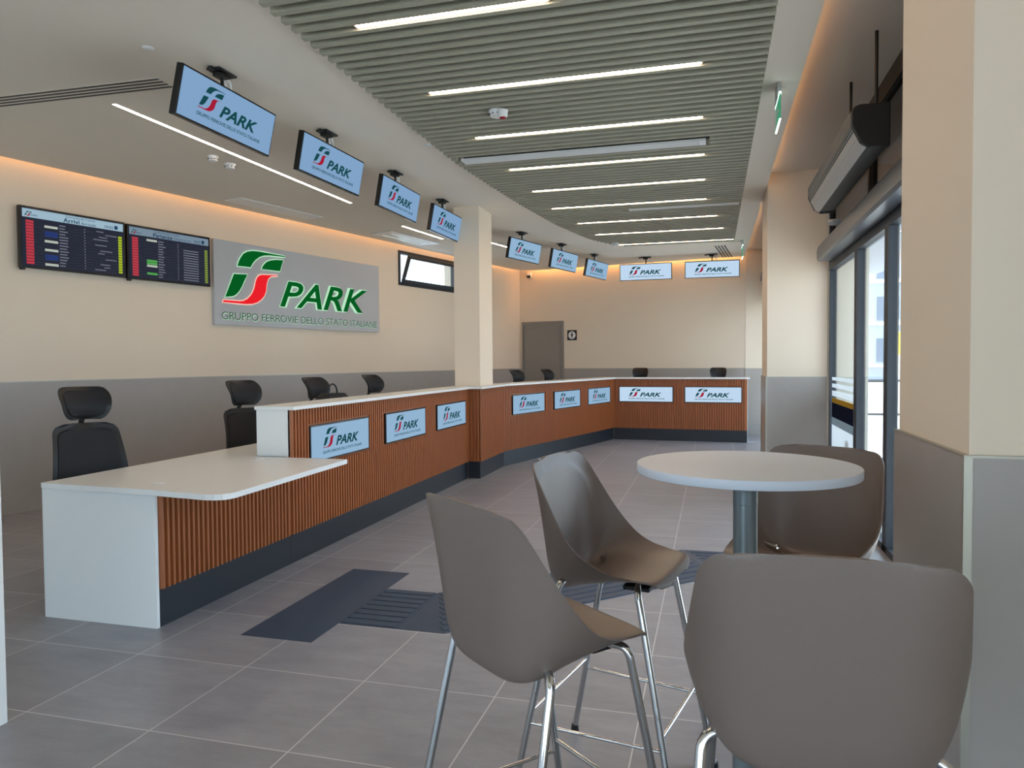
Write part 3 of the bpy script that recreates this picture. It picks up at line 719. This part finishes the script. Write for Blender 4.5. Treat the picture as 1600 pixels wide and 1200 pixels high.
e = MB()
for p_ in EMB_G: flat_poly(e, p_, -.014)
e.slot(1)
for p_ in EMB_R: flat_poly(e, p_, -.014)
e.build('emblem', ['sign_green', 'sign_red'], r)
put_text(MB(), 'PARK', 1.005, .268, 1.776, .367, -.010, .32, .048).build('lettering_glow_edge', 'halo_green', r)
put_text(MB(), 'PARK', 1.017, .279, 1.752, .345, -.014, .32, .014).build('lettering', 'sign_green', r)
put_text(MB(), 'GRUPPO FERROVIE DELLO STATO ITALIANE', .102, .060, 2.9, .098, -.004, 0, .012).build('caption_glow_edge', 'halo_green', r)
put_text(MB(), 'GRUPPO FERROVIE DELLO STATO ITALIANE', .097, .066, 2.9, .096, -.008, 0, 0).build('caption', 'sign_text', r)

# ------------------------------------------------------------------ floor guidance strips
def rib_strip(name, poly, ribs, label, hgt=.004):
    r = empty(name, (0, 0, 0), 0, label, 'floor guide')
    MB().prism(poly, .0004, .002).build('base_sheet', 'tactile', r)
    if ribs:
        mb = MB()
        for a, b in ribs:
            a = Vector((*a, 0)); b = Vector((*b, 0)); d = (b - a).normalized(); n = Vector((-d.y, d.x, 0)) * .028
            q = [a + n, a - n, b - n, b + n]; mb.prism([tuple(v[:2]) for v in q], .002, .006)
        mb.build('ribs', 'tactile', r)
    return r
rib_strip('plain_floor_mat', [(-2.348, 3.203), (-1.938, 3.203), (-1.938, 4.43), (-2.348, 4.43)], None, 'plain dark slate floor strip beside the low desk')
rib_strip('ribbed_guide_strip', [(-1.936, 3.48), (-1.60, 3.48), (-1.60, 4.082), (-1.936, 4.082)], [((-1.93, 3.52 + k * .0755), (-1.615, 3.52 + k * .0755)) for k in range(8)], 'ribbed slate guide strip joining the plain mat')
rib_strip('ribbed_guide_strip', [(-1.598, 3.48), (-1.335, 3.48), (.045, 4.88), (-.215, 5.475), (-1.598, 4.082)], [((-1.575 + .03 * k, 4.06 - .0755 * k), (-.245 + .035 * k, 5.38 - .0755 * k)) for k in range(8)], 'diagonal ribbed guide strip passing beneath the stools')
rib_strip('ribbed_guide_strip', [(-.208, 5.475), (.052, 4.88), (1.195, 4.88), (1.195, 5.475)], [((-.15 + .035 * k, 5.435 - .0755 * k), (1.19, 5.435 - .0755 * k)) for k in range(8)], 'ribbed guide strip leading to the glass entrance')

# ------------------------------------------------------------------ bar table
TX, TY = .0895, 2.13
r = empty('bar_table', (TX, TY, 0), 0, 'round white bar table on a grey metal column', 'table')
MB().lathe([(.294, 1.087), (.299, 1.088), (.3, 1.090), (.3, 1.110), (.299, 1.1115), (.297, 1.112)], n=96).build('tabletop', 'table_top', r, smooth=True)
MB().lathe([(.033, .02), (.033, 1.0)], n=40).build('column', 'steel_grey', r, smooth=True)
MB().lathe([(.0335, 1.001), (.0335, 1.035), (.036, 1.055), (.045, 1.075), (.05, 1.086)], n=40).build('column_collar', 'steel_grey', r, smooth=True)
MB().lathe([(.21, 0), (.215, .004), (.212, .010), (.16, .014), (.036, .020)], n=64).build('base_plate', 'steel_grey', r, smooth=True)

# ------------------------------------------------------------------ bar stools
def catmull(P, t):
    n = len(P) - 1; x = max(0, min(n - 1e-6, t * n)); i = int(x); u = x - i
    p = [P[max(0, min(n, i + k))] for k in (-1, 0, 1, 2)]
    return tuple(.5 * (2 * p[1][j] + (p[2][j] - p[0][j]) * u + (2 * p[0][j] - 5 * p[1][j] + 4 * p[2][j] - p[3][j]) * u * u + (3 * p[1][j] - p[0][j] - 3 * p[2][j] + p[3][j]) * u ** 3) for j in range(len(P[0])))
CEN = [(.186, .722), (.166, .738), (.085, .727), (-.01, .706), (-.09, .686), (-.148, .670), (-.188, .686), (-.206, .738), (-.216, .812), (-.227, .90), (-.238, .99), (-.250, 1.085)]
EDG = [(.180, .724), (.160, .741), (.10, .750), (.04, .763), (-.008, .784), (-.05, .814), (-.085, .850), (-.115, .890), (-.143, .934), (-.172, .982), (-.204, 1.034), (-.238, 1.080)]
WID = [(.150,), (.188,), (.207,), (.219,), (.228,), (.238,), (.241,), (.237,), (.230,), (.222,), (.213,), (.204,)]
def shell_mesh():
    nu, nv = 48, 84
    def S(u, v):
        c = catmull(CEN, v); e = catmull(EDG, v); a = abs(u); b = a ** 4.4
        w_ = catmull(WID, v)[0]
        vv = v
        # round the free corners with a super-ellipse end
        if v < .09: w_ = .190 * (1 - ((.09 - v) / .09) ** 2.6 * .36)
        s_ = (1 - v) * .62
        if s_ < .062: w_ -= .062 * (1 - math.sqrt(max(0, 1 - ((.062 - s_) / .062) ** 2)))
        bend = 0
        return Vector((u * w_, c[0] * (1 - b) + e[0] * b, c[1] * (1 - b) + e[1] * b))
    def nrm(u, v):
        h = 1e-3; du = S(min(1, u + h), v) - S(max(-1, u - h), v); dv = S(u, min(1, v + h)) - S(u, max(0, v - h))
        n = du.cross(dv)
        return n.normalized() if n.length > 1e-12 else Vector((0, 0, 1))
    top = []; bot = []
    for j in range(nv + 1):
        for i in range(nu + 1):
            u = -1 + 2 * i / nu; v = j / nv; p = S(u, v); n = nrm(u, v)   # n faces the sitter / up
            d = (abs(u) / .90) ** 4 + (abs(v - .74) / .225) ** 4
            k = max(0, min(1, (1.06 - d) / .14)); k = k * k * (3 - 2 * k)
            th = .009 - .004 * (abs(u) ** 6)
            top.append(p + n * .0 - n * (-.0015) * 0); bot.append(p - n * (th + .0045 * k))
    def keep(i, j):
        u = -1 + 2 * (i + .5) / nu; v = (j + .5) / nv
        return not (abs(u) < .26 and .478 < v < .528)
    N1 = (nu + 1) * (nv + 1); idx = lambda i, j: j * (nu + 1) + i; fs = []
    for j in range(nv):
        for i in range(nu):
            if not keep(i, j): continue
            a, b, c, d = idx(i, j), idx(i + 1, j), idx(i + 1, j + 1), idx(i, j + 1)
            fs.append((a, b, c, d)); fs.append((N1 + a, N1 + d, N1 + c, N1 + b))
            for (di, dj, e0, e1) in ((0, -1, a, b), (1, 0, b, c), (0, 1, c, d), (-1, 0, d, a)):
                ii, jj = i + di, j + dj
                if ii < 0 or jj < 0 or ii >= nu or jj >= nv or not keep(ii, jj): fs.append((e0, N1 + e0, N1 + e1, e1))
    mb = MB(); mb.add(top + bot, fs); return mb
def make_stool():
    r = empty('bar_stool')
    sh = shell_mesh().build('seat_shell', 'taupe', r)
    for p_ in sh.data.polygons: p_.use_smooth = True
    sh.data.set_sharp_from_angle(angle=R(50))
    rad = .0105
    FT = {(-1, 1): (-.23, .25), (1, 1): (.23, .25), (-1, -1): (-.25, -.275), (1, -1): (.25, -.275)}
    TP = {(-1, 1): (-.182, .115), (1, 1): (.182, .115), (-1, -1): (-.205, -.13), (1, -1): (.205, -.13)}
    zt = .728
    for k in FT:
        sx, sy = k; t = TP[k]; f = FT[k]
        path = arc_path([(sx * .12, t[1] * .86, zt - .014), (t[0], t[1], zt - .008), (f[0], f[1], .018)], .045, 8)
        g = MB().tube(path, rad, 14).build('leg', 'chrome', r, smooth=True)
        MB().lathe([(.014, 0), (.0155, .004), (.013, .03)], c=(f[0], f[1], 0), n=14).build('foot_cap', 'black', g, smooth=True)
    def at(k, z):
        t = TP[k]; f = FT[k]; q = (zt - z) / (zt - .018); return Vector((t[0] + (f[0] - t[0]) * q, t[1] + (f[1] - t[1]) * q, z))
    for ka, kb, z, rr in (((-1, 1), (1, 1), .30, .0065), ((-1, -1), (1, -1), .30, .0055), ((-1, 1), (-1, -1), .265, .0055), ((1, 1), (1, -1), .265, .0055)):
        a, b = at(ka, z), at(kb, z)
        MB().tube([a, b], rr, 10).build('footrest_rung', 'chrome', r, smooth=True)
    MB().box((-.13, .05, .698), (.13, .135, .712)).build('seat_mount', 'black', r, bevel=.004)
    return r
stool = make_stool()
stools = [((-.407, 1.758), -40.3, 'taupe bar stool seen from behind, left front of the table'),
          ((-.287, 2.368), -102.8, 'taupe bar stool left of the table turned towards the viewer'),
          ((.190, 1.500), -1, 'large taupe bar stool back in the foreground, before the table'),
          ((.285, 2.656), 151, 'dark taupe bar stool behind the table by the entrance')]
for k, ((x, y), rz, lab) in enumerate(stools):
    s_ = stool if k == 0 else copy_tree(stool)
    s_.location = (x, y, 0); s_.rotation_euler = (0, 0, R(rz)); tag(s_, lab, 'bar stool', 'bar stools around the table')

# ------------------------------------------------------------------ office chairs
def pad(w_top, w_bot, z0, z1, curve_y, lean, thick, rnd, yoff=0, nu=22, nv=32):
    top = []; bot = []
    for j in range(nv + 1):
        v = j / nv; z = z0 + (z1 - z0) * v; wv = w_bot + (w_top - w_bot) * v
        e = min(v, 1 - v) / rnd
        if e < 1: wv *= 1 - (1 - math.sqrt(max(0, 1 - (1 - e) ** 2))) * .35
        for i in range(nu + 1):
            u = -1 + 2 * i / nu
            y = yoff + curve_y * u * u + lean(v); tk = thick * (1 - .5 * abs(u) ** 4)
            top.append((u * wv / 2, y, z)); bot.append((u * wv / 2, y - tk, z))
    n = (nu + 1) * (nv + 1); idx = lambda i, j: j * (nu + 1) + i; fs = []
    for j in range(nv):
        for i in range(nu):
            a, b, c, d = idx(i, j), idx(i + 1, j), idx(i + 1, j + 1), idx(i, j + 1); fs += [(a, b, c, d), (n + a, n + d, n + c, n + b)]
            if j == 0: fs.append((a, n + a, n + b, b))
            if j == nv - 1: fs.append((d, c, n + c, n + d))
            if i == 0: fs.append((a, d, n + d, n + a))
            if i == nu - 1: fs.append((b, n + b, n + c, c))
    return MB().add(top + bot, fs)
def make_office():
    r = empty('office_chair')
    hlean = lambda v: .045 * math.sin(v * PI) - .075 * v * v
    blean = lambda v: -.09 * v + .05 * math.sin(v * PI)
    h = pad(.315, .25, 1.058, 1.262, .05, hlean, .02, .4, -.255).build('headrest', 'black', r, smooth=True)
    pad(.25, .20, 1.085, 1.24, .032, lambda v: hlean(.13 + .76 * v) + .004, .004, .4, -.255).build('headrest_mesh', 'mesh_black', h, smooth=True)
    b = pad(.365, .47, .52, 1.035, .045, blean, .022, .12, -.18).build('backrest_frame', 'black', r, smooth=True)
    pad(.31, .41, .555, 1.0, .033, lambda v: blean(.07 + .86 * v) + .004, .004, .12, -.18).build('backrest_mesh', 'mesh_black', b, smooth=True)
    MB().tube([(0, -.295, .90), (0, -.30, 1.03), (0, -.265, 1.09)], .016, 10).build('headrest_post', 'black', r, smooth=True)
    MB().tube(arc_path([(0, -.10, .42), (0, -.27, .44), (0, -.28, .60), (0, -.298, .92)], .08), .02, 10).build('back_spine', 'black', r, smooth=True)
    MB().box((-.25, -.22, .43), (.25, .26, .50)).build('seat', 'mesh_black', r, bevel=.03)
    for sx in (-1, 1):
        a = MB().tube(arc_path([(sx * .22, .04, .44), (sx * .265, .04, .46), (sx * .265, .04, .62)], .04), .014, 10).build('armrest', 'black', r, smooth=True)
        MB().box((sx * .265 - .035, -.04, .62), (sx * .265 + .035, .16, .65)).build('arm_pad', 'black', a, bevel=.01)
    MB().tube([(0, 0, .09), (0, 0, .43)], .028, 14).build('gas_lift', 'steel_grey', r, smooth=True)
    for k in range(5):
        a = 2 * PI * k / 5 + .3; c, s_ = math.cos(a), math.sin(a)
        g = MB().tube([(0, 0, .10), (c * .30, s_ * .30, .07)], [.028, .016], 8).build('base_arm', 'black', r, smooth=True)
        MB().tube([(c * .31 - s_ * .022, s_ * .31 + c * .022, .027), (c * .31 + s_ * .022, s_ * .31 - c * .022, .027)], .0265, 14).build('caster', 'black', g, smooth=True)
    return r
oc = make_office()
chairs = [(-3.82, 3.68, 116, 'black mesh office chair behind the low desk, nearest the camera'), (-3.74, 5.16, 113, 'black mesh office chair just left of the tall counter end'),
          (-3.73, 6.26, 108, 'black office chair partly behind the backpack'), (-3.73, 7.48, 104, 'black office chair headrest right of the backpack'),
          (-3.07, 11.3, 117, 'black office chair headrest just right of the counter pillar'), (-2.80, 12.33, 114, 'black office chair in front of the grey door'),
          (-1.31, 13.86, 178, 'black office chair behind the far counter, left of two'), (.10, 13.72, 181, 'black office chair behind the far counter, right of two')]
for k, (x, y, rz, lab) in enumerate(chairs):
    c = oc if k == 0 else copy_tree(oc); c.location = (x + .27 * math.sin(R(rz)), y + .27 * math.cos(R(rz)), 0); c.rotation_euler = (0, 0, R(-rz)); tag(c, lab, 'office chair', 'office chairs behind the counters')
# backpack
r = empty('backpack', (-3.38, 6.02, .7505), R(70), 'black backpack with looped top handle behind the counter', 'backpack')
def bag():
    P = []; n = 20; m = 12; vs = []
    for j in range(m + 1):
        v = j / m; k = math.sqrt(max(0.0, 1 - max(0, (v - .55) / .47) ** 2.4)); z = .37 * v
        for i in range(n):
            a = 2 * PI * i / n; c, s_ = math.cos(a), math.sin(a); e = .5
            x = math.copysign(abs(c) ** e, c) * .17 * (.45 + .55 * k) * (1 + .03 * math.sin(7 * a)); y = math.copysign(abs(s_) ** e, s_) * .11 * (.5 + .5 * k)
            vs.append((x, y, z))
    fs = [(j * n + i, j * n + (i + 1) % n, (j + 1) * n + (i + 1) % n, (j + 1) * n + i) for j in range(m) for i in range(n)] + [tuple(reversed(range(n))), tuple(range(m * n, (m + 1) * n))]
    return MB().add(vs, fs)
bag().build('bag_body', 'mesh_black', r, smooth=True)
MB().tube([(-.055 + .0, 0, .355)] + [(-.055 * math.cos(PI * k / 8), 0, .37 + .085 * math.sin(PI * k / 8)) for k in range(9)], .008, 8).build('carry_handle', 'black', r, smooth=True)
MB().box((-.11, -.135, .04), (.11, -.10, .20)).build('front_pocket', 'mesh_black', r, bevel=.015)
# white partition at the left edge of view
r = empty('white_partition', (0, 0, 0), 0, 'white partition end at the extreme left edge', 'partition')
MB().box((-2.72, -.6, 0), (-2.664, 2.18, 1.214)).build('partition_panel', 'white_lam', r, bevel=.003)
MB().box((-3.4, -.6, 1.0), (-2.722, 2.12, 1.03)).build('partition_shelf', 'white_lam', r)

# ------------------------------------------------------------------ outdoors
struct(MB().box((1.285, -30, -.14), (60, 90, -.02)).build('ground_outside', 'concrete'), 'bright pale pavement outside')
struct(MB().box((-40, -40, -.16), (1.28, -4.31, -.02)).build('ground_rear', 'concrete'), 'pale pavement behind the viewer')
mat('pier', (190, 186, 174), .8)
o = MB().box((1.30, 9.0, -.02), (1.70, 9.4, 3.0)).build('outside_pier', 'pier'); tag(o, 'pale pier just outside the entrance glass', 'pier')
o = MB().box((1.29, -4.3, 3.0), (3.0, 15, 3.25)).build('entrance_canopy', 'facade'); tag(o, 'grey canopy over the pavement outside the glass', 'canopy')
r = empty('pavement_shadow_stripes', (0, 0, 0), 0, 'pale blue bars standing for striped sun-shadow on the pavement outside', 'shadow stripes')  # striped sun-shadow on the pavement, built as thin pale blue bars
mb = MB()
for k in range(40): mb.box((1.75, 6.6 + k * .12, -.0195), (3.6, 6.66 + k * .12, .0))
mb.build('shadow_stripe_bars', 'facade', r)
r = empty('street_railing', (0, 0, 0), 0, 'dark metal railing across the street outside', 'railing')
mb = MB()
for k in range(12): mb.box((2.4 + k * .45, 15.5, -.02), (2.45 + k * .45, 15.55, 1.0))
mb.build('railing_posts', 'rail_dark', r); MB().box((2.4, 15.5, .95), (7.8, 15.55, 1.0)).box((2.4, 15.5, .3), (7.8, 15.55, .34)).build('railing_bars', 'rail_dark', r)
for (bx, by, bw, bh, fl, lab) in ((9.0, 48, 9, 8.2, 3, 'pale blue-grey apartment block across the street'), (19.5, 52, 14, 11.5, 4, 'taller pale block further right across the street')):
    r = empty('apartment_building', (bx, by, 0), 0, lab, 'building')
    MB().box((0, 0, 0), (bw, 8, bh)).build('wall', 'facade', r)
    for i in range(fl):
        for j in range(int(bw / 2)):
            MB().box((.5 + j * 2, -.06, 1.2 + i * 2.5), (1.7 + j * 2, -.005, 2.6 + i * 2.5)).build('window', 'facade_glass', r)
        MB().box((0, -.7, .9 + i * 2.5), (bw, -.01, 1.05 + i * 2.5)).build('balcony_slab', 'concrete', r)
o = MB().box((4.2, 20, -.02), (30, 20.3, 1.5)).build('street_wall', 'concrete'); tag(o, 'low pale boundary wall across the street', 'wall')
o = MB().box((6.6, 30, -.02), (7.6, 30.5, 2.4)).build('street_kiosk', 'yellow', bevel=.05); tag(o, 'small yellow kiosk beyond the railing', 'kiosk')

o = MB().box((-9, -6.3, 2.95), (1.28, -4.31, 3.2)).build('rear_sun_block', 'facade'); tag(o, 'added grey slab, out of view, shading the pavement behind the viewer', 'canopy')  # unseen slab added to cut the bounce from sunlit ground behind the viewer
